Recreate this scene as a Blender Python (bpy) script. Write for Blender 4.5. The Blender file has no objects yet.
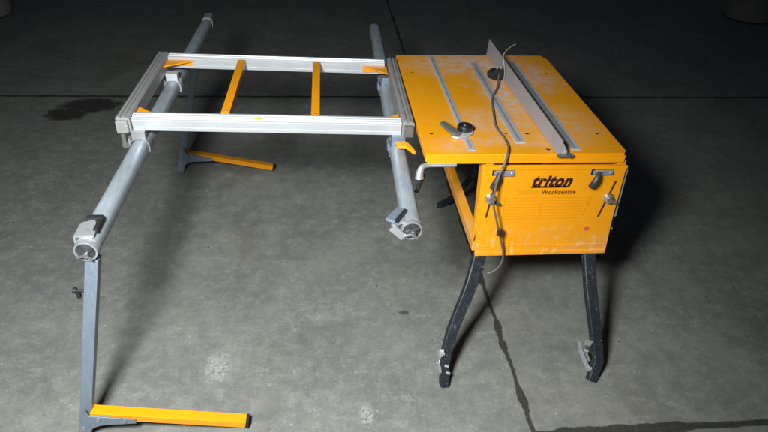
import bpy, bmesh, math, random
from mathutils import Vector, Matrix
random.seed(7)
sc = bpy.context.scene
C = sc.collection

# ------------------------------------------------------------------ camera
cam_d = bpy.data.cameras.new('camera'); cam = bpy.data.objects.new('camera', cam_d); C.objects.link(cam)
rx = Vector((0.995229, -0.088681, 0.040681)); uy = Vector((0.01674, 0.56598, 0.824249)); bz = Vector((-0.09612, -0.819635, 0.564764))
cam.matrix_world = Matrix(((rx.x, uy.x, bz.x, 0), (rx.y, uy.y, bz.y, 0), (rx.z, uy.z, bz.z, 1.9), (0, 0, 0, 1)))
cam_d.sensor_width = 36; cam_d.lens = 600 / 768 * 36; cam_d.clip_end = 200
sc.camera = cam
# ------------------------------------------------------------------ world: a dark workshop at night
w = bpy.data.worlds.new('World'); sc.world = w; w.use_nodes = True
w.node_tree.nodes['Background'].inputs[0].default_value = (0.55, 0.62, 0.8, 1)
w.node_tree.nodes['Background'].inputs[1].default_value = 0.03
# ------------------------------------------------------------------ one work lamp above and behind the photographer
ld = bpy.data.lights.new('work_lamp_light', 'SPOT'); lo = bpy.data.objects.new('work_lamp_light', ld); C.objects.link(lo)
lo.location = (-0.50, 0.20, 2.12)
lo.rotation_euler = (Vector((-0.42, 1.50, 0.2)) - lo.location).to_track_quat('-Z', 'Y').to_euler()
ld.energy = 590; ld.spot_size = math.radians(114); ld.spot_blend = 1.0; ld.shadow_soft_size = 0.20
ld.color = (0.98, 1.0, 0.99)
sc.view_settings.view_transform = 'Standard'; sc.view_settings.look = 'None'
sc.view_settings.exposure = 0.0; sc.view_settings.gamma = 1
sc.render.engine = 'CYCLES'

# ------------------------------------------------------------------ material helpers
class NT:
    def __init__(s, name):
        s.m = bpy.data.materials.new(name); s.m.use_nodes = True; s.t = s.m.node_tree
        s.b = s.t.nodes['Principled BSDF']; s.co = s.t.nodes.new('ShaderNodeTexCoord').outputs['Object']
    def n(s, ty, **kw):
        nd = s.t.nodes.new(ty)
        for k, v in kw.items(): setattr(nd, k, v)
        return nd
    def put(s, sock, v):
        if isinstance(v, bpy.types.NodeSocket): s.t.links.new(v, sock)
        elif isinstance(v, (tuple, list)) and sock.type == 'RGBA' and len(v) == 3: sock.default_value = (*v, 1)
        else: sock.default_value = v
    def noise(s, scale, detail=4, rough=.6, vec=None, dist=0):
        nd = s.n('ShaderNodeTexNoise'); s.put(nd.inputs['Vector'], vec or s.co)
        nd.inputs['Scale'].default_value = scale; nd.inputs['Detail'].default_value = detail
        nd.inputs['Roughness'].default_value = rough; nd.inputs['Distortion'].default_value = dist
        return nd.outputs['Fac']
    def ramp(s, v, a, b, lo=0., hi=1.):
        nd = s.n('ShaderNodeMapRange', interpolation_type='SMOOTHSTEP'); s.put(nd.inputs[0], v)
        for i, x in enumerate((a, b, lo, hi)): nd.inputs[i + 1].default_value = x
        return nd.outputs[0]
    def math(s, op, a, b=0., c=0.):
        nd = s.n('ShaderNodeMath', operation=op); s.put(nd.inputs[0], a); s.put(nd.inputs[1], b); s.put(nd.inputs[2], c)
        return nd.outputs[0]
    def mix(s, f, a, b):
        nd = s.n('ShaderNodeMix', data_type='RGBA'); s.put(nd.inputs[0], f); s.put(nd.inputs[6], a); s.put(nd.inputs[7], b)
        return nd.outputs[2]
    def xyz(s):
        nd = s.n('ShaderNodeSeparateXYZ'); s.put(nd.inputs[0], s.co); return nd.outputs
    def bump(s, h, strength=.3, dist=.002):
        nd = s.n('ShaderNodeBump'); s.put(nd.inputs['Height'], h); nd.inputs['Strength'].default_value = strength
        nd.inputs['Distance'].default_value = dist; s.put(s.b.inputs['Normal'], nd.outputs[0])
    def scaled(s, v):
        nd = s.n('ShaderNodeMapping'); s.put(nd.inputs[0], s.co); nd.inputs['Scale'].default_value = v; return nd.outputs[0]
    def near(s, x, y, sx, sy, pert, amp=.6):
        """soft blotch of its own shape round a spot of the surface (0 centre .. 1 rim)"""
        o = s.xyz()
        dx = s.math('DIVIDE', s.math('SUBTRACT', o[0], x), sx); dy = s.math('DIVIDE', s.math('SUBTRACT', o[1], y), sy)
        d = s.math('SQRT', s.math('ADD', s.math('MULTIPLY', dx, dx), s.math('MULTIPLY', dy, dy)))
        return s.math('ADD', d, s.math('MULTIPLY', s.math('SUBTRACT', pert, .5), amp))
    def out(s, col, rough=.5, metal=0.):
        s.put(s.b.inputs['Base Color'], col); s.put(s.b.inputs['Roughness'], rough); s.b.inputs['Metallic'].default_value = metal
        return s.m

def paint(name, col, dust, scratch=.5, dust_col=(.42, .27, .17), rough=.42, zdust=None, patches=()):
    k = NT(name)
    n1 = k.noise(5, 6, .65); n2 = k.noise(23, 5, .7); n3 = k.noise(90, 3, .6)
    c = k.mix(k.ramp(n2, .3, .7, 0, .35), col, tuple(x * .78 for x in col))
    f = k.ramp(k.math('ADD', k.math('MULTIPLY', n1, .7), k.math('MULTIPLY', n3, .3)), .62 - .12 * dust, .8 - .1 * dust, 0, .85)
    for (px, py, sx, sy, amt) in patches:
        d = k.near(px, py, sx, sy, n1, 1.6)
        f = k.math('MAXIMUM', f, k.math('MULTIPLY', k.ramp(d, .25, 1.25, amt, 0), k.ramp(n2, .38, .60, .12, 1)))
    c = k.mix(f, c, dust_col)
    # chips and scratches
    sn = k.noise(34, 4, .75, k.scaled((1, 1, .6)))
    thr = k.ramp(sn, .69 - .06 * scratch, .75 - .06 * scratch, 0, .5 * min(1, scratch))
    if zdust is not None:
        z = k.xyz()[2]
        thr = k.math('MULTIPLY', thr, k.ramp(z, zdust + .02, zdust + .16, 1., .04))
        lowd = k.math('MULTIPLY', k.ramp(z, zdust, zdust + .16, .35, 0.), k.ramp(n1, .42, .62))
        c = k.mix(lowd, c, (.62, .36, .16))
    c = k.mix(thr, c, (.78, .58, .30))
    k.bump(n3, .12, .001)
    return k.out(c, k.math('ADD', rough, k.math('MULTIPLY', f, .4)))

def metal(name, col, rough=.38, metallic=.8, mott=.25, streak=(1, 1, 1), sc_=18, dust=(.35, .33, .30)):
    k = NT(name)
    n = k.noise(sc_, 6, .7, k.scaled(streak)); n2 = k.noise(4, 4, .6)
    c = k.mix(k.ramp(n, .3, .75, 0, mott), col, dust)
    c = k.mix(k.ramp(n2, .5, .8, 0, mott), c, tuple(x * .55 for x in col))
    n3 = k.noise(45, 6, .8)
    c = k.mix(k.ramp(n3, .60, .68, 0, mott * .9), c, tuple(min(.85, x * 1.7 + .05) for x in col))
    c = k.mix(k.ramp(n3, .40, .33, 0, mott * .8), c, tuple(x * .4 for x in col))
    k.bump(n, .1, .001)
    return k.out(c, k.ramp(n, .3, .7, rough - .08, rough + .12), metallic)

Y = (.88, .345, .004)
M = {}
M['table'] = paint('table_enamel', (.87, .36, .004), .5, .8, dust_col=(.60, .50, .43), patches=(
    (.36, .90, .34, .18, .95), (.42, .62, .12, .5, .9), (.50, .45, .08, .4, .6), (.30, .25, .18, .16, .45), (.62, .75, .12, .22, .75), (.60, .25, .14, .2, .4), (.36, .10, .35, .05, .4), (.12, .06, .1, .05, .35)))
M['panel'] = paint('panel_enamel', Y, .15, 2.3, dust_col=(.70, .38, .14), zdust=.02)
M['orange'] = paint('orange_enamel', Y, .2, .35)
M['orange_bar'] = paint('orange_bar_enamel', (.86, .325, .004), .35, .7, rough=.34)
M['rail_paint'] = paint('dusty_orange_enamel', (.78, .34, .03), 1.1, .6, dust_col=(.55, .36, .22))
M['alu'] = metal('aluminium_extrusion', (.92, .94, .98), .42, .75, .05, (.2, 6, 6), 25)
def aluminium():
    k = NT('bare_aluminium'); n = k.noise(9, 5, .6); n2 = k.noise(60, 5, .75)
    c = k.mix(k.ramp(n, .35, .7, 0, .35), (.70, .73, .77), (.56, .58, .61))
    c = k.mix(k.ramp(n2, .60, .72, 0, .35), c, (.40, .40, .40))
    return k.out(c, .40, .6)
M['alu'] = aluminium()
M['alu_dull'] = metal('dull_aluminium', (.38, .38, .385), .5, .35, .5, (6, .4, 6), 20, (.22, .2, .18))
M['galv'] = metal('galvanised_steel', (.30, .365, .42), .46, .35, .75, (3, .6, 3), 26, (.42, .44, .45))
M['galv_leg'] = metal('blue_grey_steel', (.20, .26, .34), .42, .45, .6, (5, 5, .6), 30, (.30, .32, .34))
M['zinc'] = metal('zinc_plate', (.62, .66, .70), .33, .7, .3)
M['track'] = metal('track_aluminium', (.60, .64, .70), .42, .35, .5, (8, .6, 4), 22, (.50, .42, .36))
M['cap_metal'] = metal('cast_end_metal', (.34, .37, .40), .4, .5, .6)
M['fence'] = metal('fence_steel', (.36, .36, .39), .55, .15, .5, (6, .7, 3), 14, (.36, .30, .27))
M['chrome'] = metal('worn_chrome', (.7, .72, .75), .22, .9, .25)
def plain(name, col, rough=.5, met=0., mott=.3):
    k = NT(name); n = k.noise(40, 5, .7)
    k.bump(n, .15, .001)
    return k.out(k.mix(k.ramp(n, .35, .75, 0, mott), col, tuple(min(1, x * 1.8 + .03) for x in col)), rough, met)
M['black'] = plain('black_plastic', (.012, .013, .014), .4)
M['dark'] = plain('recess_shade', (.006, .005, .004), .8)  # near-black that paints in the shade of holes and recesses
M['slot'] = plain('slot_edge_red', (.06, .012, .005), .7)
M['ink'] = plain('maroon_ink', (.035, .008, .004), .5, 0, .1)
M['ink_small'] = plain('small_brown_ink', (.16, .06, .005), .5, 0, .1)
M['ink_faint'] = plain('faint_ink', (.66, .28, .004), .45, 0, .1)
M['cord'] = plain('grey_brown_cord_rubber', (.12, .098, .088), .55)
M['wire'] = plain('pale_bare_wire', (.50, .46, .40), .4, .2)
M['grey_plastic'] = plain('grey_plastic', (.10, .105, .10), .45)
M['slate'] = plain('dark_slate_plastic', (.032, .034, .036), .4)
M['white_plastic'] = plain('pale_plastic', (.34, .36, .35), .5, 0, .6)
M['yellow'] = plain('yellow_sticker', (.75, .55, .02), .5)
M['red'] = plain('dull_red_paint', (.55, .09, .05), .6)
def legmat():
    k = NT('navy_leg_paint'); n = k.noise(30, 6, .75); n2 = k.noise(130, 3, .6)
    c = k.mix(k.ramp(n, .45, .8, 0, .6), (.016, .02, .028), (.07, .075, .085))
    n3 = k.noise(22, 6, .85, k.scaled((1, 1, .5)))
    c = k.mix(k.ramp(n3, .58, .64, 0, .8), c, (.16, .17, .19))
    c = k.mix(k.ramp(n2, .67, .70), c, (.30, .30, .30))
    k.bump(n, .3, .002)
    return k.out(c, .5, .2)
M['leg'] = legmat()
def colmat():
    k = NT('grey_plaster'); n = k.noise(7, 6, .7)
    k.bump(n, .4, .01)
    return k.out(k.mix(n, (.17, .165, .15), (.28, .27, .245)), .85)
M['post'] = colmat()

def floormat():
    k = NT('dirty_concrete')
    o = k.xyz()
    big = k.noise(.9, 5, .6); mid = k.noise(3.2, 7, .68, dist=.4); fine = k.noise(16, 8, .78); vf = k.noise(75, 6, .8); grit = k.noise(260, 3, .7)
    c = k.mix(k.ramp(mid, .33, .68), (.108, .110, .106), (.146, .146, .138))
    c = k.mix(k.ramp(big, .40, .64, 0, .6), c, (.092, .096, .100))
    c = k.mix(k.ramp(fine, .44, .72, 0, .62), c, (.205, .205, .195))
    c = k.mix(k.ramp(fine, .48, .28, 0, .45), c, (.065, .066, .063))
    c = k.mix(k.ramp(vf, .53, .72, 0, .5), c, (.235, .235, .225))
    c = k.mix(k.ramp(vf, .46, .32, 0, .45), c, (.055, .056, .053))
    c = k.mix(k.ramp(grit, .5, .85, 0, .4), c, (.26, .26, .25))
    # brownish trodden-in dirt
    br = k.noise(1.7, 6, .6, k.scaled((1, .7, 1)), .8)
    c = k.mix(k.ramp(br, .50, .70, 0, .38), c, (.085, .078, .058))
    # scuffs: pale worn drags
    sc1 = k.noise(6, 5, .75, k.scaled((.5, 1.3, 1)), 1.2)
    c = k.mix(k.math('MULTIPLY', k.ramp(sc1, .56, .70, 0, .5), k.ramp(vf, .4, .6)), c, (.25, .25, .235))
    tr = k.noise(3.5, 7, .8, k.scaled((7, .35, 1)), .5)
    c = k.mix(k.math('MULTIPLY', k.ramp(tr, .60, .66, 0, .35), k.ramp(big, .45, .6)), c, (.24, .24, .23))
    tr2 = k.noise(2.5, 7, .8, k.scaled((.5, 9, 1)), 1.0)
    c = k.mix(k.math('MULTIPLY', k.ramp(tr2, .62, .66, 0, .3), k.ramp(big, .55, .42)), c, (.06, .06, .057))
    # grit specks
    v = k.n('ShaderNodeTexVoronoi', feature='F1'); k.put(v.inputs['Vector'], k.co); v.inputs['Scale'].default_value = 24
    sp = k.math('MULTIPLY', k.ramp(v.outputs['Distance'], .04, .08, .7, 0), k.ramp(mid, .50, .60))
    c = k.mix(sp, c, (.38, .38, .36))
    v2 = k.n('ShaderNodeTexVoronoi', feature='F1'); k.put(v2.inputs['Vector'], k.co); v2.inputs['Scale'].default_value = 9
    c = k.mix(k.math('MULTIPLY', k.ramp(v2.outputs['Distance'], .04, .08, .8, 0), k.ramp(fine, .50, .58)), c, (.025, .025, .023))
    v3 = k.n('ShaderNodeTexVoronoi', feature='F1'); k.put(v3.inputs['Vector'], k.co); v3.inputs['Scale'].default_value = 52
    c = k.mix(k.math('MULTIPLY', k.ramp(v3.outputs['Distance'], .08, .16, .8, 0), k.ramp(fine, .5, .6)), c, (.34, .34, .32))
    # hairline cracks
    vc = k.n('ShaderNodeTexVoronoi', feature='DISTANCE_TO_EDGE')
    wv = k.n('ShaderNodeVectorMath', operation='ADD'); k.put(wv.inputs[0], k.co)
    nn = k.n('ShaderNodeTexNoise'); k.put(nn.inputs['Vector'], k.co); nn.inputs['Scale'].default_value = 3; nn.inputs['Detail'].default_value = 5
    sv = k.n('ShaderNodeVectorMath', operation='SCALE'); k.put(sv.inputs[0], nn.outputs['Color']); sv.inputs['Scale'].default_value = .4
    k.put(wv.inputs[1], sv.outputs[0]); k.put(vc.inputs['Vector'], wv.outputs[0]); vc.inputs['Scale'].default_value = .8
    crack = k.math('MULTIPLY', k.ramp(vc.outputs['Distance'], .001, .003, .45, 0), k.ramp(mid, .54, .62))
    c = k.mix(crack, c, (.05, .05, .048))
    # flaked pale patches
    for (x, y, sx, sy, a) in ((-.45, 1.70, .06, .085, .75), (.14, 1.44, .03, .055, .8), (-.02, 2.03, .26, .10, .14)):
        d = k.near(x, y, sx, sy, fine, 2.4)
        c = k.mix(k.math('MULTIPLY', k.ramp(d, .5, 1.15, a, 0), k.ramp(vf, .44, .54)), c, (.25, .262, .26))
    # oil stain by the far joint
    st = k.math('MINIMUM', k.near(-1.70, 4.25, .23, .15, fine, 1.1), k.near(-1.82, 4.10, .16, .13, fine, 1.3))
    stf = k.ramp(st, .65, 1.1, 1, 0)
    c = k.mix(k.math('MULTIPLY', stf, .85), c, (.014, .013, .011))
    d2 = k.near(.345, 1.98, .028, .016, fine, 1.0)
    c = k.mix(k.ramp(d2, .6, 1.0, .7, 0), c, (.02, .02, .02))
    # joints between the slabs, packed with dirt
    wob = k.math('MULTIPLY', k.math('SUBTRACT', k.noise(7, 6, .75), .5), .035)
    jx = k.math('ABSOLUTE', k.math('ADD', k.math('SUBTRACT', o[0], .755), k.math('MULTIPLY', wob, .9)))
    jw = k.math('ADD', .0055, k.math('MULTIPLY', k.ramp(k.noise(4.2, 3, .5), .48, .66), .012))
    j1 = k.ramp(k.math('SUBTRACT', jx, jw), -.001, .006, 1, 0)
    jy = k.math('ABSOLUTE', k.math('ADD', k.math('SUBTRACT', o[1], 4.42), k.math('MULTIPLY', wob, 1.1)))
    j2 = k.ramp(jy, .010, .020, 1, 0)
    jy3 = k.math('ABSOLUTE', k.math('ADD', k.math('SUBTRACT', o[1], 1.315), wob))
    j3 = k.math('MULTIPLY', k.ramp(k.math('SUBTRACT', jy3, jw), .004, .012, 1, 0), k.ramp(o[0], .74, .76))
    j = k.math('MAXIMUM', k.math('MAXIMUM', j1, j2), j3)
    c = k.mix(k.math('MULTIPLY', j, k.ramp(vf, .2, .8, 1, .75)), c, (.016, .015, .012))
    h = k.math('ADD', k.math('MULTIPLY', fine, .5), k.math('ADD', k.math('MULTIPLY', vf, .35), k.math('MULTIPLY', grit, .2)))
    h = k.math('SUBTRACT', h, k.math('MULTIPLY', j, 1.2))
    k.bump(h, .55, .005)
    r = k.math('SUBTRACT', k.ramp(mid, .35, .65, .62, .78), k.math('MULTIPLY', stf, .2))
    k.b.inputs['Specular IOR Level'].default_value = .3
    g = k.n('ShaderNodeMix', data_type='RGBA', blend_type='MULTIPLY'); k.put(g.inputs[0], 1.); k.put(g.inputs[6], c); k.put(g.inputs[7], (1.35, 1.38, 1.32))
    return k.out(g.outputs[2], r)
M['floor'] = floormat()

# ------------------------------------------------------------------ geometry helpers
def bm_box(bm, lo_, hi_, mat=None, bev=0.002):
    lo_ = Vector(lo_); hi_ = Vector(hi_)
    r = bmesh.ops.create_cube(bm, size=1); vs = r['verts']
    for v in vs:
        v.co = Vector(((lo_[i] + hi_[i]) / 2 + v.co[i] * (hi_[i] - lo_[i])) for i in range(3))
    if bev:
        es = list({e for v in vs for e in v.link_edges})
        r2 = bmesh.ops.bevel(bm, geom=es, offset=bev, segments=2, affect='EDGES', profile=.5)
        vs = list({v for f in r2['faces'] for v in f.verts} | {v for v in vs if v.is_valid})
    if mat is not None:
        for v in set(vs): v.co = mat @ v.co
    return vs
def frame(a, b, up=(0, 0, 1)):
    a = Vector(a); b = Vector(b); z = (b - a).normalized(); up = Vector(up)
    if abs(z.dot(up)) > .98: up = Vector((0, 1, 0))
    x = up.cross(z).normalized(); y = z.cross(x)
    return Matrix(((x.x, y.x, z.x, a.x), (x.y, y.y, z.y, a.y), (x.z, y.z, z.z, a.z), (0, 0, 0, 1))), (b - a).length
def bm_bar(bm, a, b, w_, h_, bev=.002, up=(0, 0, 1)):
    m, L = frame(a, b, up); return bm_box(bm, (-w_ / 2, -h_ / 2, 0), (w_ / 2, h_ / 2, L), m, bev)
def bm_sweep(bm, pts, prof, closed_prof=True, up=(0, 0, 1), caps=True):
    """sweep a profile [(x,y)] along a polyline; prof may be a function of index"""
    pts = [Vector(p) for p in pts]; rings = []
    px = None
    for i, p in enumerate(pts):
        t = (pts[min(i + 1, len(pts) - 1)] - pts[max(i - 1, 0)]).normalized()
        if px is None:
            u = Vector(up)
            if abs(t.dot(u)) > .98: u = Vector((0, 1, 0))
            px = u.cross(t).normalized()
        else: px = (px - t * px.dot(t)).normalized()
        py = t.cross(px)
        pr = prof(i) if callable(prof) else prof
        rings.append([bm.verts.new(p + px * x + py * y) for x, y in pr])
    n = len(rings[0])
    for a, b in zip(rings, rings[1:]):
        for k in range(n): bm.faces.new((a[k], a[(k + 1) % n], b[(k + 1) % n], b[k]))
    if caps:
        bm.faces.new(rings[0][::-1]); bm.faces.new(rings[-1])
def circ(r, n=20, sx=1, sy=1, e=2.):
    out = []
    for k in range(n):
        a = 2 * math.pi * k / n; c, s = math.cos(a), math.sin(a)
        out.append((sx * r * math.copysign(abs(c) ** (2 / e), c), sy * r * math.copysign(abs(s) ** (2 / e), s)))
    return out
def bm_cyl(bm, a, b, r, n=24, r2=None):
    r2 = r if r2 is None else r2
    bm_sweep(bm, [a, b], lambda i: circ((r, r2)[i], n))
def bm_lathe(bm, prof, n=28, mat=None):
    rings = []
    for (r, z) in prof:
        rings.append([bm.verts.new((mat or Matrix()) @ Vector((r * math.cos(2 * math.pi * k / n), r * math.sin(2 * math.pi * k / n), z))) for k in range(n)])
    for a, b in zip(rings, rings[1:]):
        for k in range(n): bm.faces.new((a[k], a[(k + 1) % n], b[(k + 1) % n], b[k]))
    bm.faces.new(rings[0][::-1]); bm.faces.new(rings[-1])
def bm_prism(bm, poly, d0, d1, axis='z', bev=0.):
    """extrude a 2D outline: axis z -> (x,y), axis y -> (x,z), axis x -> (y,z)"""
    def P(p, d):
        return {'z': (p[0], p[1], d), 'y': (p[0], d, p[1]), 'x': (d, p[0], p[1])}[axis]
    a = [bm.verts.new(P(p, d0)) for p in poly]; b = [bm.verts.new(P(p, d1)) for p in poly]; n = len(poly)
    fs = [bm.faces.new(a[::-1]), bm.faces.new(b)] + [bm.faces.new((a[k], a[(k + 1) % n], b[(k + 1) % n], b[k])) for k in range(n)]
    bmesh.ops.recalc_face_normals(bm, faces=fs)
    if bev: bmesh.ops.bevel(bm, geom=list({e for f in fs for e in f.edges}), offset=bev, segments=2, affect='EDGES', profile=.5)
def smooth_path(pts, n=8):
    pts = [Vector(p) for p in pts]; out = []
    P = [pts[0]] + pts + [pts[-1]]
    for i in range(1, len(P) - 2):
        for k in range(n):
            t = k / n; a, b, c, d = P[i - 1], P[i], P[i + 1], P[i + 2]
            out.append(.5 * ((2 * b) + (c - a) * t + (2 * a - 5 * b + 4 * c - d) * t * t + (3 * b - a - 3 * c + d) * t ** 3))
    out.append(pts[-1]); return out

def obj(name, bm, m, parent=None, ang=35):
    bmesh.ops.recalc_face_normals(bm, faces=bm.faces[:])
    me = bpy.data.meshes.new(name); bm.to_mesh(me); bm.free()
    me.polygons.foreach_set('use_smooth', [True] * len(me.polygons)); me.set_sharp_from_angle(angle=math.radians(ang))
    me.materials.append(m)
    o = bpy.data.objects.new(name, me); C.objects.link(o)
    wn = o.modifiers.new('weighted_normals', 'WEIGHTED_NORMAL'); wn.keep_sharp = True; wn.weight = 100
    if parent is not None:
        o.parent = parent
        # parents are unrotated or handled locally: keep world coordinates
        off = Vector(origin_of(parent)); me.transform(Matrix.Translation(-off))
    return o
ORI = {}
def origin_of(o):
    v = Vector((0, 0, 0))
    while o is not None: v += o.location; o = o.parent
    return v
def thing(name, label, cat, loc=(0, 0, 0), group=None):
    o = bpy.data.objects.new(name, None); C.objects.link(o); o.empty_display_size = .05
    o.location = loc; o['label'] = label; o['category'] = cat
    if group: o['group'] = group
    return o
def B(): return bmesh.new()

# ------------------------------------------------------------------ the floor
bm = B(); v = [bm.verts.new(p) for p in ((-14, -8, 0), (16, -8, 0), (16, 24, 0), (-14, 24, 0))]; bm.faces.new(v)
fl = obj('floor', bm, M['floor']); fl['kind'] = 'structure'

# two rounded post bases lost in the dark at the far corners
def post(loc, r, label):
    t = thing('round_post', label, 'post', loc, 'pale round posts in the far corners')
    bm = B(); bm_lathe(bm, [(r * .86, 0), (r * .97, .02), (r, .07), (r * .98, .16), (r * .86, .2)], 36, Matrix.Translation(loc)); obj('post_base', bm, M['post'], t)
    bm = B(); bm_lathe(bm, [(r * .80, .2), (r * .80, 2.4)], 36, Matrix.Translation(loc)); obj('shaft', bm, M['post'], t)
post((-3.42, 6.45, 0), .30, 'dim pale round post standing beyond the left rail, in the far left corner')
post((4.98, 6.75, 0), .27, 'dim pale round post beyond the saw table, in the far right corner')

# ------------------------------------------------------------------ the orange saw table
X0, X1, Y0, Y1, ZT = .350, 1.090, 1.822, 2.835, .900
T = thing('saw_table', 'orange steel saw table with printed front panel, on dark bent legs', 'saw table', (.8, 2.3, 0))
bm = B()
poly = [(X0, Y0), (X1 - .016, Y0), (X1, Y0 + .022), (X1 + .008, Y1 - .055), (X1 - .012, Y1 + .005), (X0 + .014, Y1), (X0, Y1 - .012)]
bm_prism(bm, poly, ZT - .030, ZT, 'z', .004)
top = obj('table_top', bm, M['table'], T)
# object coordinates of this mesh start at its own corner so the dust falls in the right places
top.location = Vector((X0, Y0, ZT)) - T.location; top.data.transform(Matrix.Translation(-Vector((X0, Y0, ZT)) + T.location))
# raised lip along the front edge
bm = B(); bm_box(bm, (X0 + .006, Y0 - .006, ZT - .034), (X1 - .012, Y0 + .0035, ZT - .006), None, .002)
obj('front_lip', bm, M['orange'], T)
def inlay(name, x0, x1, y0, y1, ticks):
    bm = B(); bm_box(bm, (x0, y0, ZT - .003), (x1, y1, ZT + .0025), None, .001)
    xm = (x0 + x1) / 2; wd = (x1 - x0) * .14
    o = obj(name, bm, M['track'], T)
    bm = B(); bm_box(bm, (xm - wd, y0 + .012, ZT + .0018), (xm + wd, y1 - .012, ZT + .0032), None, 0)
    if ticks:
        y = y0 + .02
        while y < y1 - .02:
            bm_box(bm, (x0 + .003, y, ZT + .0022), (x0 + (.009 if int(y * 100) % 5 else .012), y + .0015, ZT + .0031), None, 0); y += .01
    obj('scale_marks' if ticks else 'groove', bm, M['alu_dull'], o)
inlay('track', .506, .532, 1.850, 2.815, True)
inlay('track', .693, .731, 1.905, 2.730, False)
inlay('track', .884, .921, 1.850, 2.745, False)
# small triangular holes and screws in the top: thin decals, hole shade put into their colour
for hx, hy, s in ((.393, 1.983, .008), (.676, 1.98, .006), (.757, 1.98, .009), (.800, 1.855, .009), (1.032, 1.978, .008), (1.04, 1.862, .005), (.40, 2.6, .005), (1.03, 2.6, .005)):
    bm = B(); bm_prism(bm, [(hx - s, hy + s * .7), (hx + s * 1.3, hy), (hx - s * .2, hy - s * .8)], ZT - .001, ZT + .0012, 'z')
    obj('hole_shade', bm, M['dark'], T)

# chassis: front panel, lower side rails, rear panel, upper rails
FY = 1.812
bm = B()
pp = [(.556, .858), (1.092, .856), (1.100, .60), (1.112, .452), (.578, .452), (.566, .60)]
bm_prism(bm, pp, FY, FY + .012, 'y', .003)
# folded bottom hem, a broad swage across and folded flanges
bm_box(bm, (.584, FY - .004, .456), (1.106, FY + .002, .474), None, .0018)
bm_box(bm, (.590, FY - .0025, .500), (1.100, FY + .002, .503), None, .001)
bm_box(bm, (.560, FY - .003, .842), (1.094, FY + .004, .856), None, .0015)
pan = obj('front_panel', bm, M['panel'], T)
pan.location = Vector((.8, FY, .45)) - T.location; pan.data.transform(Matrix.Translation(T.location - Vector((.8, FY, .45))))
bm = B(); bm_prism(bm, [(.556, .858), (1.088, .858), (1.10, .452), (.578, .452)], 2.74, 2.752, 'y', .002)
obj('rear_panel', bm, M['orange'], T)
for x in (.585, 1.078):
    bm = B(); bm_box(bm, (x - .019, FY + .014, .470), (x + .019, 2.738, .512), None, .003); obj('side_rail', bm, M['rail_paint'], T)
    bm = B(); bm_box(bm, (x - .015, FY + .014, .835), (x + .015, 2.738, .868), None, .003); obj('side_rail', bm, M['orange'], T)
bm = B(); bm_prism(bm, [(FY + .02, .80), (2.73, .80), (2.73, .50), (FY + .02, .50)], 1.100, 1.105, 'x', .001)
obj('side_panel', bm, M['orange'], T)
# left triangular web plate next to the front panel
bm = B(); bm_prism(bm, [(FY + .012, .855), (FY + .07, .855), (FY + .03, .56), (FY + .012, .512)], .562, .567, 'x', .001)
obj('web_plate', bm, M['orange'], T)
# steel slide outside the right flank
bm = B(); bm_bar(bm, (1.106, FY + .03, .835), (1.116, FY + .03, .62), .008, .030, .002); bm_bar(bm, (1.114, FY + .03, .62), (1.112, FY + .03, .560), .007, .014, .002)
bm_cyl(bm, (1.108, FY + .02, .56), (1.120, FY + .02, .56), .006, 10)
obj('slide_bar', bm, M['galv'], T)

# lettering on the panel
def text(s, x, z, w_, h_, m, name, off=0., shear=0., y=FY - .0016, depth=.0006, parent=None):
    cu = bpy.data.curves.new(name, 'FONT'); cu.body = s; cu.size = 1; cu.offset = off; cu.shear = shear; cu.extrude = .0; cu.space_character = 1.02 + off * 2
    o = bpy.data.objects.new(name, cu); C.objects.link(o)
    bpy.context.view_layer.update()
    me = bpy.data.meshes.new_from_object(o.evaluated_get(bpy.context.evaluated_depsgraph_get()))
    bpy.data.objects.remove(o)
    xs = [v.co.x for v in me.vertices]; ys = [v.co.y for v in me.vertices]
    sx = w_ / (max(xs) - min(xs)); sy = h_ / (max(ys) - min(ys)); ax, ay = min(xs), min(ys)
    for v in me.vertices: v.co = Vector((x + (v.co.x - ax) * sx, y, z + (v.co.y - ay) * sy))
    bm = bmesh.new(); bm.from_mesh(me)
    r = bmesh.ops.extrude_face_region(bm, geom=bm.faces[:])
    for v in [g for g in r['geom'] if isinstance(g, bmesh.types.BMVert)]: v.co.y += depth
    return bm
# the panel leans by a few millimetres of bulge only, so the print sits just proud of it
bm = text('triton', .750, .768, .150, .050, None, 'lettering', .044, .34)
bm_prism(bm, [(.747, .7655), (.751, .7725), (.886, .7725), (.884, .7655)], FY - .0016, FY - .0010, 'y')
obj('lettering', bm, M['ink'], T)
bm = text('Workcentre', .790, .737, .132, .020, None, 'lettering', .018, 0)
obj('lettering', bm, M['ink_small'], T)
bm = text('SUPER', .704, .738, .076, .017, None, 'lettering', .01, 0)
obj('lettering', bm, M['ink_faint'], T)
# faint ruled instruction block
bm = B()
def line(a, b, t=.0016):
    a = Vector((a[0], FY - .0012, a[1])); b = Vector((b[0], FY - .0012, b[1])); bm_bar(bm, a, b, t, .0006, 0, (0, 1, 0))
for i in range(8):
    f = i / 7; zz = .722 - f * .093
    if i in (3, 4): line((.660, zz), (.975 - .015 * f, zz), .0012)
    else: line((.656 + .006 * f, zz), (.990 - .022 * f, zz), .0016 if i in (0, 7) else .0011)
line((.990, .722), (.968, .629)); line((.656, .722), (.662, .629)); line((.80, .70), (.80, .629), .001)
obj('instruction_lines', bm, M['ink_faint'], T)
bm = B(); bm_prism(bm, [(1.004 + (.0115 + .0018 * math.sin(a * .9)) * math.cos(a / 16 * 6.283), .576 + (.009 + .0015 * math.cos(a * 1.1)) * math.sin(a / 16 * 6.283)) for a in range(16)], FY - .0012, FY - .0004, 'y')
obj('paint_spot', bm, M['red'], T)

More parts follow.
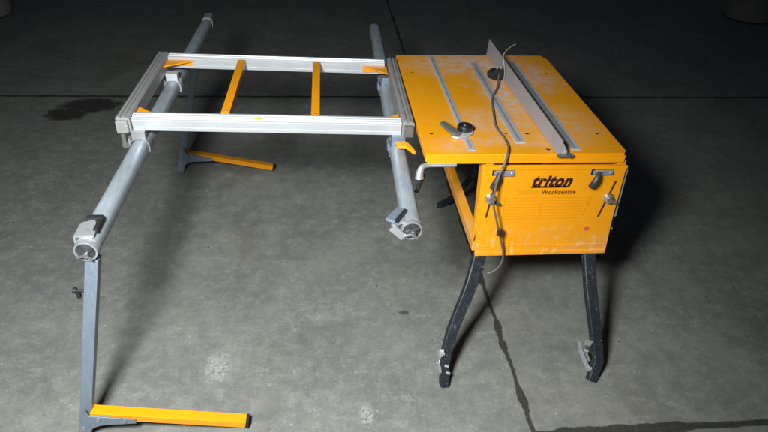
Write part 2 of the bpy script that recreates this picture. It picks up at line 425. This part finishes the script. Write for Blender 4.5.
# latches, diagonal slots and knobs
def latch(x, s):
    bm = B(); bm_box(bm, (x - .010, FY - .0012, .818), (x + .072, FY + .004, .846), None, .001); o = obj('latch', bm, M['dark'], T)  # flat dark plate; the latch recess's shade is in its colour
    bm = B(); bm_box(bm, (x + .000, FY - .010, .820), (x + .070, FY - .003, .842), None, .003)
    bm_box(bm, (x - .006, FY - .013, .826), (x + .03, FY - .008, .842), None, .002)
    bm_cyl(bm, (x + .06, FY - .013, .831), (x + .06, FY - .008, .831), .005, 12); obj('latch_plate', bm, M['zinc'], o)
    bm = B(); bm_sweep(bm, smooth_path([(x + .012, FY - .016, .838), (x + .004, FY - .030, .822), (x - .006, FY - .034, .802), (x - .012, FY - .028, .782)], 5),
                       lambda i: circ(.0065 + .0035 * math.sin(i / 15 * 2.6), 12, 1.15, .7)); obj('lever', bm, M['slate'], o)
latch(.604, 1); latch(.972, 1)
def knobslot(a, b, kx, kz):
    bm = B(); bm_bar(bm, (a[0], FY - .0012, a[1]), (b[0], FY - .0012, b[1]), .0075, .002, .0008, (0, 1, 0)); o = obj('diagonal_slot', bm, M['slot'], T)
    bm = B(); m = Matrix.Translation((kx, FY - .001, kz)) @ Matrix.Rotation(math.radians(90), 4, 'X')
    bm_lathe(bm, [(.021, 0), (.022, .003), (.018, .006), (.017, .014), (.013, .020), (.005, .023)], 24, m)
    obj('knob', bm, M['chrome'], o)
    bm = B(); m2 = Matrix.Translation((kx + .006, FY - .012, kz - .004))
    bm_sweep(bm, [(kx - .002, FY - .022, kz + .002), (kx + .018, FY - .026, kz - .004), (kx + .030, FY - .022, kz - .012)], lambda i: circ((.006, .007, .005)[i], 10))
    obj('knob_lever', bm, M['grey_plastic'], o)
knobslot((.612, .790), (.597, .636), .602, .722)
knobslot((1.066, .792), (1.036, .632), 1.056, .716)

# legs: bent pressed channels
def channel(name, pts, w_, d_, m, parent):
    """U-section: a web and two flanges, swept along a bent path"""
    bm = B(); t = .004
    prof = [(-w_ / 2, -d_ / 2), (w_ / 2, -d_ / 2), (w_ / 2, d_ / 2), (w_ / 2 - t, d_ / 2), (w_ / 2 - t, -d_ / 2 + t), (-w_ / 2 + t, -d_ / 2 + t), (-w_ / 2 + t, d_ / 2), (-w_ / 2, d_ / 2)]
    bm_sweep(bm, pts, prof, up=(0, 1, 0))
    return obj(name, bm, m, parent)
lp = [(.616, 1.862, .475), (.608, 1.846, .440), (.567, 1.765, .356), (.545, 1.735, .310), (.515, 1.70, .250), (.486, 1.662, .190), (.465, 1.622, .125), (.456, 1.597, .075), (.457, 1.556, .002)]
rp = [(1.060, 1.860, .475), (1.058, 1.846, .440), (1.054, 1.745, .330), (1.072, 1.668, .205), (1.085, 1.620, .120), (1.090, 1.592, .070), (1.062, 1.550, .002)]
def boxleg(pts, w0, w1, label=None):
    bm = B(); n = len(pts)
    bm_sweep(bm, pts, lambda i: [(x * (w0 + (w1 - w0) * i / (n - 1)), y * .034) for x, y in ((-.5, -.42), (-.42, -.5), (.42, -.5), (.5, -.42), (.5, .42), (.42, .5), (-.42, .5), (-.5, .42))], up=(0, 1, 0))
    return obj('leg', bm, M['leg'], T)
l1 = boxleg(lp, .050, .034); l2 = boxleg(rp, .050, .036)
l3 = boxleg([(.84, 2.72, .47), (.80, 2.76, .26), (.73, 2.81, .09), (.645, 2.845, .002)], .026, .020)
l4 = boxleg([(1.05, 2.72, .47), (1.06, 2.78, .3), (1.09, 2.86, .12), (1.07, 2.92, .002)], .045, .034)
# foot latches with bolts
def footlatch(leg, pts, pins, r=.008):
    bm = B()
    for a, b in zip(pts, pts[1:]): bm_bar(bm, a, b, .005, r * 2.2, .0015)
    for p in pins: bm_cyl(bm, (p[0] - .008, p[1] - .012, p[2]), (p[0] + .006, p[1] - .02, p[2] + .002), .0055, 8)
    obj('foot_latch', bm, M['zinc'], leg)
footlatch(l1, [(.430, 1.615, .150), (.436, 1.600, .118), (.434, 1.588, .085), (.444, 1.570, .04)], [(.446, 1.61, .145), (.43, 1.60, .105), (.462, 1.59, .095), (.470, 1.585, .06), (.455, 1.60, .065)])
bm = B(); bm_box(bm, (.432, 1.594, .126), (.449, 1.606, .160), None, .003); obj('rubber_tip', bm, M['white_plastic'], l1)
footlatch(l2, [(1.008, 1.628, .150), (1.014, 1.612, .118), (1.030, 1.592, .082), (1.052, 1.566, .040)], [(1.03, 1.61, .13), (1.05, 1.58, .06)], .010)
footlatch(l2, [(1.03, 1.627, .145), (1.060, 1.622, .140)], [], .014)
footlatch(l2, [(1.030, 1.615, .120), (1.055, 1.592, .070)], [], .006)

# ------------------------------------------------------------------ rip fence on the table
Fn = thing('rip_fence', 'long grey steel rip fence lying across the orange table top', 'fence', (.83, 2.3, ZT))
bm = B()
zb = ZT + .0035
prof = [(.818, zb), (.822, zb + .078), (.8255, zb + .078), (.8215, zb + .0035), (.862, zb + .0035), (.862, zb)]
bm_prism(bm, prof, 1.800, 2.830, 'y', 0)
bm_prism(bm, [(.8216, zb + .0036), (.8248, zb + .066), (.8285, zb + .064), (.858, zb + .0036)], 1.802, 1.808, 'y')
for v in bm.verts:
    v.co.x -= (v.co.y - 1.8) * .018
    if v.co.z > zb + .01: v.co.z = zb + (v.co.z - zb) * (.76 + .24 * (v.co.y - 1.8))
obj('fence_angle', bm, M['fence'], Fn)
bm = B()
for cx, cz in ((.846, .012), (.858, .006)):
    bm_cyl(bm, (cx - .002, 1.788, zb + cz), (cx - .002, 1.802, zb + cz), .0065, 12)
obj('end_bolt', bm, M['chrome'], Fn)
bm = B(); bm_box(bm, (.812, 1.792, ZT - .03 + .032), (.870, 1.7995, ZT + .012), None, .001); obj('end_clip', bm, M['grey_plastic'], Fn)

# ------------------------------------------------------------------ mitre clamp with a black knob
K = thing('mitre_stop', 'dark steel stop with a round black knob, sitting on the left track of the table', 'clamp', (.50, 1.98, ZT))
z = ZT + .004
bm = B(); bm_prism(bm, [(.462, 1.944), (.485, 1.930), (.520, 1.945), (.546, 1.968), (.552, 1.992), (.542, 2.012), (.498, 1.985), (.478, 1.972)], z, z + .007, 'z', .0015)
obj('base_plate', bm, M['track'], K)
bm = B(); bm_prism(bm, [(.432, 2.030), (.448, 2.052), (.484, 1.982), (.496, 1.946), (.470, 1.936), (.460, 1.948)], z + .0075, z + .020, 'z', .003)
obj('arm', bm, M['grey_plastic'], K)
bm = B(); 
prof = [(.026, 0), (.029, .003), (.029, .016), (.026, .020), (.012, .021), (.010, .026)]
bm_lathe(bm, prof, 28, Matrix.Translation((.520, 1.992, z + .0075)))
obj('knob', bm, M['black'], K)

# ------------------------------------------------------------------ power cord
P_ = thing('power_cord', 'grey cord with a black plug, trailing over the table and down the front panel', 'power cord', (.77, 2.5, ZT))
bm = B()
pts = smooth_path([(.776, 2.500, .935), (.762, 2.455, .921), (.748, 2.405, .910), (.705, 2.31, .907), (.688, 2.245, .907), (.668, 2.14, .907), (.650, 2.03, .907), (.657, 1.94, .907), (.655, 1.87, .908), (.640, 1.815, .909), (.626, 1.790, .885), (.606, 1.772, .830), (.598, 1.762, .780), (.602, 1.760, .725), (.622, 1.760, .66), (.640, 1.766, .608), (.662, 1.778, .545), (.681, 1.79, .49), (.689, 1.80, .44), (.680, 1.805, .400), (.660, 1.808, .375), (.640, 1.812, .365), (.622, 1.815, .385)], 7)
bm_sweep(bm, pts, circ(.0041, 10)); obj('cord', bm, M['cord'], P_)
bm = B(); m = Matrix.Translation((.776, 2.515, ZT + .032)) @ Matrix.Rotation(.15, 4, 'Z')
bm_box(bm, (-.030, -.018, -.026), (.022, .022, .020), m, .006); bm_cyl(bm, m @ Vector((-.028, 0, 0)), m @ Vector((-.044, -.004, 0)), .022, 18, .018)
pl = obj('plug', bm, M['black'], P_)
bm = B()
for dx in (-.012, .006): bm_box(bm, (dx, -.006, .018), (dx + .005, .006, .036), m, .001)
obj('plug_pin', bm, M['zinc'], pl)
bm = B(); bm_lathe(bm, [(.010, -.012), (.011, 0), (.010, .012)], 14, Matrix.Translation((.644, 1.767, .600))); obj('cord_clip', bm, M['black'], P_)

W_ = thing('bare_wire', 'thin pale bent wire sticking up beside the black plug', 'wire', (.80, 2.5, ZT))
bm = B(); bm_sweep(bm, smooth_path([(.802, 2.50, ZT + .004), (.800, 2.505, .95), (.790, 2.52, 1.00), (.790, 2.52, 1.018), (.806, 2.53, 1.034), (.826, 2.54, 1.046), (.846, 2.55, 1.052)], 4), circ(.0012, 8)); obj('wire_strand', bm, M['wire'], W_)

# ------------------------------------------------------------------ long support rails of the extension
def tube_prof(w_, h_): return circ(1, 32, w_ / 2, h_ / 2, 2.6)
def end_cap(parent, x, y, z, s, lean, side):
    """ring, dark hub and locking saddle at the near end of a rail"""
    m = Matrix.Translation((x, y, z)) @ Matrix.Rotation(math.radians(90), 4, 'X')
    bm = B(); bm_lathe(bm, [(.0325, -.03), (.0345, -.028), (.035, .006), (.033, .009), (.029, .009), (.027, .002), (.0, .002)], 32, m)
    cap = obj('end_cap', bm, M['cap_metal'], parent)
    bm = B(); bm_lathe(bm, [(.0262, .0025), (.025, .008), (.018, .010), (.0, .010)], 24, m)
    for a in range(4):
        c_, s_ = math.cos(a * 1.57 + .5), math.sin(a * 1.57 + .5)
        bm_bar(bm, m @ Vector((0, 0, .011)), m @ Vector((.024 * c_, .024 * s_, .011)), .008, .007, .001)
    obj('cap_hub', bm, M['slate'], cap)
    bm = B()
    bm_lathe(bm, [(.008, .014), (.0075, .024), (.003, .026)], 12, m @ Matrix.Translation((.003, -.004, 0)))
    bm_bar(bm, m @ Vector((-.024, -.010, .020)), m @ Vector((.004, -.004, .021)), .008, .006, .002); bm_bar(bm, m @ Vector((.004, -.004, .020)), m @ Vector((.018, -.022, .020)), .008, .006, .002)
    obj('cap_screw', bm, M['chrome'], cap)
    return cap

L = thing('support_rail', 'long grey tube on two legs with yellow feet, the left one of the pair', 'support rail', (-.70, 2.4, 0), 'long grey support rails')
bm = B(); n = 10
LA, LB = Vector((-.700, 1.475, .790)), Vector((-.680, 3.64, .790))
bm_sweep(bm, [LA.lerp(LB, i / n) for i in range(n + 1)], tube_prof(.061, .066))
obj('rail_tube', bm, M['galv'], L)
bm = B(); bm_sweep(bm, [LB + Vector((0, .001, 0)), LB + Vector((0, .025, 0))], tube_prof(.064, .070)); obj('collar', bm, M['white_plastic'], L)
bm = B(); bm_box(bm, (LB.x - .024, LB.y + .026, .768), (LB.x + .020, LB.y + .115, .822), None, .004); obj('inner_tongue', bm, M['zinc'], L)
end_cap(L, -.701, 1.462, .788, 1, 0, 1)
bm = B(); bm_prism(bm, [(-.732, 1.478), (-.731, 1.548), (-.696, 1.562), (-.678, 1.52), (-.676, 1.478)], .820, .830, 'z', .003)
bm_box(bm, (-.737, 1.478, .790), (-.730, 1.548, .826), None, .003); sd = obj('saddle', bm, M['cap_metal'], L)
bm = B(); bm_box(bm, (-.722, 1.556, .824), (-.674, 1.576, .838), None, .003); bm_box(bm, (-.685, 1.500, .820), (-.671, 1.572, .836), None, .003); obj('lever', bm, M['black'], sd)

def stand_leg(top_, bot, bar0, bar1, z0, hide=False):
    lw = .038
    bm = B(); bm_bar(bm, top_, bot, lw, lw, .003, (0, 1, 0)); lg = obj('leg', bm, M['galv_leg'], L)
    d = (Vector(bot) - Vector(top_)).normalized()
    # foot bar
    bm = B(); bm_bar(bm, bar0, bar1, .040, .030, .003); fb = obj('foot_bar', bm, M['orange_bar'], lg)
    bm = B(); e = Vector(bar1); dd = (e - Vector(bar0)).normalized(); bm_bar(bm, e + dd * .0005, e + dd * .010, .042, .032, .003); obj('end_plug', bm, M['black'], fb)
    # angle plate joining them, with a rounded inner corner
    bx, by = bar0[0], bar0[1]
    yy = by - .026
    k = lambda z: bot[0] + (top_[0] - bot[0]) * (z - bot[2]) / (top_[2] - bot[2])
    s = (bar1[2] - bar0[2]) / (bar1[0] - bar0[0])
    P = [(k(.02) - .017, .02), (k(.02) + .024, .02)]
    cx, cz, r = k(.05) + .024 + .06, .045, .06
    for i in range(7):
        a = math.pi - i / 6 * math.pi / 2; P.append((cx + r * math.cos(a), cz + r * math.sin(a) * .62))
    P += [(bx + .150, bar0[2] + s * .15 - .012), (bx + .150, bar0[2] + s * .15 + .008), (bx, bar0[2] + .012), (k(.13) + .010, .17), (k(.13) - .012, .13)]
    bm = B(); bm_prism(bm, P, yy - .003, yy + .002, 'y', .0008); pt = obj('foot_plate', bm, M['galv_leg'], lg)
    for q, qz in ((bx + .030, bar0[2] + s * .03), (bx + .115, bar0[2] + s * .115), (k(.07), .07)):
        bm = B(); bm_cyl(bm, (q, yy - .009, qz), (q, yy - .002, qz), .0065, 10); obj('bolt', bm, M['chrome'], lg)
    return lg
g = stand_leg((-.694, 1.478, .752), (-.866, 1.412, .006), (-.822, 1.414, .122), (-.302, 1.414, .030), 0)
bm = B(); bm_cyl(bm, (-.735, 1.456, .638), (-.768, 1.456, .640), .005, 10); bm_cyl(bm, (-.762, 1.456, .640), (-.772, 1.456, .641), .010, 14); bm_box(bm, (-.765, 1.450, .612), (-.753, 1.462, .636), None, .002)
obj('leg_knob', bm, M['black'], g)
stand_leg((-.690, 3.335, .752), (-.880, 3.272, .006), (-.826, 3.274, .128), (-.322, 3.274, .026), 0)

R_ = thing('support_rail', 'short-looking grey tube hung beside the orange table, the right one of the pair', 'support rail', (.28, 2.4, .79), 'long grey support rails')
RA, RB = Vector((.272, 1.545, .790)), Vector((.308, 3.58, .790))
bm = B(); bm_sweep(bm, [RA.lerp(RB, i / n) for i in range(n + 1)], tube_prof(.061, .066)); obj('rail_tube', bm, M['galv'], R_)
bm = B(); bm_sweep(bm, [RB + Vector((0, .001, 0)), RB + Vector((0, .012, 0))], tube_prof(.057, .062)); obj('collar', bm, M['galv_leg'], R_)
end_cap(R_, .271, 1.535, .788, 1, 0, 1)
bm = B(); bm_prism(bm, [(.243, 1.600), (.262, 1.598), (.268, 1.545), (.258, 1.530), (.238, 1.536), (.205, 1.518), (.202, 1.525)], .808, .818, 'z', .002)
bm_bar(bm, (.205, 1.523, .806), (.246, 1.520, .768), .006, .026, .002)
sd = obj('saddle', bm, M['zinc'], R_)
bm = B(); bm_bar(bm, (.198, 1.528, .826), (.243, 1.596, .826), .034, .010, .004, (0, 0, 1)); obj('lever', bm, M['galv_leg'], sd)
bm = B(); bm_bar(bm, (.216, 1.522, .829), (.254, 1.584, .831), .010, .011, .003); obj('lever_edge', bm, M['black'], sd)
# pale hook that hangs the rail on the table edge
bm = B(); bm_sweep(bm, smooth_path([(.328, 1.790, .822), (.329, 1.796, .842), (.336, 1.804, .860), (.350, 1.808, .865), (.38, 1.810, .8645), (.46, 1.812, .8640)], 6), lambda i: circ(.0155 - .0095 * min(1, i / 22), 12, 1, .8)); obj('hook_bracket', bm, M['zinc'], R_)
bm = B(); bm_bar(bm, (.322, 1.79, .765), (.345, 1.81, .830), .010, .018, .002); obj('hook_pin', bm, M['black'], R_)

# ------------------------------------------------------------------ sliding frame between the rails
S = thing('sliding_frame', 'rectangular bright aluminium frame with two orange crossbars, resting on both grey rails', 'frame', (-.21, 2.44, ZT))
zt, hz = ZT + .010, .055
def ext_rail(yf0, yf1, x0, x1, name='long_rail', notch=False):
    """slotted extrusion; front line runs (x0,yf0) -> (x1,yf1)"""
    bm = B()
    d = .044
    prof = [(0, 0), (0, .012), (.003, .013), (.003, .016), (0, .017), (0, hz - .016), (.002, hz - .015), (.002, hz - .012), (0, hz - .011), (0, hz - .006), (.002, hz - .0035), (.006, hz - .003), (.009, hz - .010), (.017, hz - .010), (.019, hz - .001), (.023, hz), (.025, hz - .009), (.033, hz - .009), (.035, hz), (d, hz), (d, .045), (d - .003, .044), (d - .003, .038), (d, .037), (d, 0)]
    a = [bm.verts.new((x0, yf0 + p[0], zt - hz + p[1])) for p in prof]; b = [bm.verts.new((x1, yf1 + p[0], zt - hz + p[1])) for p in prof]
    for k in range(len(prof)): q = (k + 1) % len(prof); bm.faces.new((a[k], a[q], b[q], b[k]))
    bm.faces.new(a[::-1]); bm.faces.new(b)
    return obj(name, bm, M['alu'], S)
ext_rail(2.112, 2.062, -.714, .292)
ext_rail(2.760, 2.696, -.712, .284)
def side_rail(x0, x1, y0, y1, skew, m, light=False):
    bm = B(); w_ = x1 - x0
    prof = [(0, 0), (0, .056), (w_ * .12, .062), (w_ * .34, .062), (w_ * .36, .056), (w_ * .56, .056), (w_ * .58, .063), (w_ * .66, .063), (w_ * .68, .058), (w_ * .9, .058), (w_, .052), (w_, 0)]
    a = [bm.verts.new((x0 + p[0], y0, zt - hz + p[1])) for p in prof]; b = [bm.verts.new((x0 + p[0] + skew, y1, zt - hz + p[1])) for p in prof]
    for k in range(len(prof)): q = (k + 1) % len(prof); bm.faces.new((a[k], a[q], b[q], b[k]))
    bm.faces.new(a[::-1]); bm.faces.new(b)
    return obj('end_rail', bm, m, S)
side_rail(-.766, -.717, 2.098, 2.800, .004, M['alu_dull'])
er = side_rail(.2945, .340, 2.052, 2.742, .004, M['alu_dull'])
bm = B(); bm_box(bm, (.3215, 2.056, zt + .0052), (.3245, 2.735, zt + .0075), None, .0008); obj('bright_bead', bm, M['alu'], er)
# corner block and roller carriages
bm = B(); bm_box(bm, (-.764, 2.078, zt - hz + .002), (-.722, 2.0965, zt - .004), None, .004); obj('corner_block', bm, M['alu_dull'], S)
bm = B(); bm_box(bm, (.298, 2.034, zt - hz + .002), (.336, 2.0505, zt - .006), None, .004); obj('corner_block', bm, M['grey_plastic'], S)
def carriage(x, y, m, wd=.105, l=.05, parts=True):
    bm = B()
    rz = .790
    pr = [(1.06 * a, 1.06 * b) for a, b in tube_prof(.061, .066)]
    pts = [(x + a, rz + b) for a, b in pr if b > -.02]
    pts = sorted(pts, key=lambda p: math.atan2(p[1] - rz, p[0] - x))
    inner = [(x + (p[0] - x), p[1]) for p in pts]; outer = [(x + (p[0] - x) * 1.12, rz + (p[1] - rz) * 1.06) for p in pts]
    bm_prism(bm, outer + inner[::-1], y - l / 2, y + l / 2, 'y')
    bm_box(bm, (x - wd / 2 + .01, y - l / 2 + .004, rz + .006), (x - .032, y + l / 2 - .004, rz + .036), None, .003)
    bm_box(bm, (x - .026, y - l / 2 + .003, rz + .030), (x + .026, y + l / 2 - .003, rz + .0665), None, .003)
    return obj('roller_carriage', bm, m, S)
carriage(-.697, 2.118, M['cap_metal']); carriage(-.689, 2.70, M['track'])
carriage(.282, 2.065, M['galv_leg']); carriage(.292, 2.66, M['galv_leg'])
bm = B(); bm_cyl(bm, (-.748, 2.095, .800), (-.748, 2.120, .800), .013, 16); bm_box(bm, (-.758, 2.092, .795), (-.742, 2.10, .8555), None, .003); obj('roller', bm, M['grey_plastic'], S)
# yellow lock on the right carriage
bm = B(); bm_prism(bm, [(.262, 2.015), (.302, 2.020), (.318, 1.995), (.334, 1.935), (.326, 1.930), (.302, 1.975), (.268, 1.978)], .840, .853, 'z', .003)
obj('yellow_lock', bm, M['orange'], S)
# crossbars
for x0, x1, nm in ((-.378, -.375, 0), (-.034, -.032, 0)):
    bm = B(); bm_bar(bm, (x0, 2.160 if x0 < -.2 else 2.128, zt - .020), (x1, 2.736 if x0 < -.2 else 2.713, zt - .020), .034, .030, .003)
    cb = obj('crossbar', bm, M['orange_bar'], S)
    for yy in ((2.175, 2.72) if x0 < -.2 else (2.143, 2.697)):
        bm = B(); bm_cyl(bm, ((x0 + x1) / 2, yy, zt - .006), ((x0 + x1) / 2, yy, zt - .002), .005, 12); obj('screw', bm, M['chrome'], cb)
# corner gussets
def gusset(c, dx, dy):
    bm = B(); z0 = zt - .022
    bm_prism(bm, [c, (c[0] + dx, c[1]), (c[0], c[1] + dy)], z0, z0 + .006, 'z', .0012)
    bm_prism(bm, [c, (c[0] + dx, c[1]), (c[0] + dx, c[1] - .0 + math.copysign(.006, dy)), (c[0], c[1] + math.copysign(.006, dy))], z0 - .022, z0 - .001, 'z', .001)
    obj('gusset', bm, M['orange'], S)
gusset((-.7155, 2.163), .085, .075); gusset((-.7135, 2.759), .135, -.085)
gusset((.2915, 2.113), -.080, .060); gusset((.2915, 2.694), -.110, -.095)
# little yellow sticker on the near rail
bm = B(); bm_box(bm, (-.262, 2.092, zt - .0075), (-.238, 2.102, zt + .0012), None, .0008)
obj('sticker', bm, M['yellow'], S)
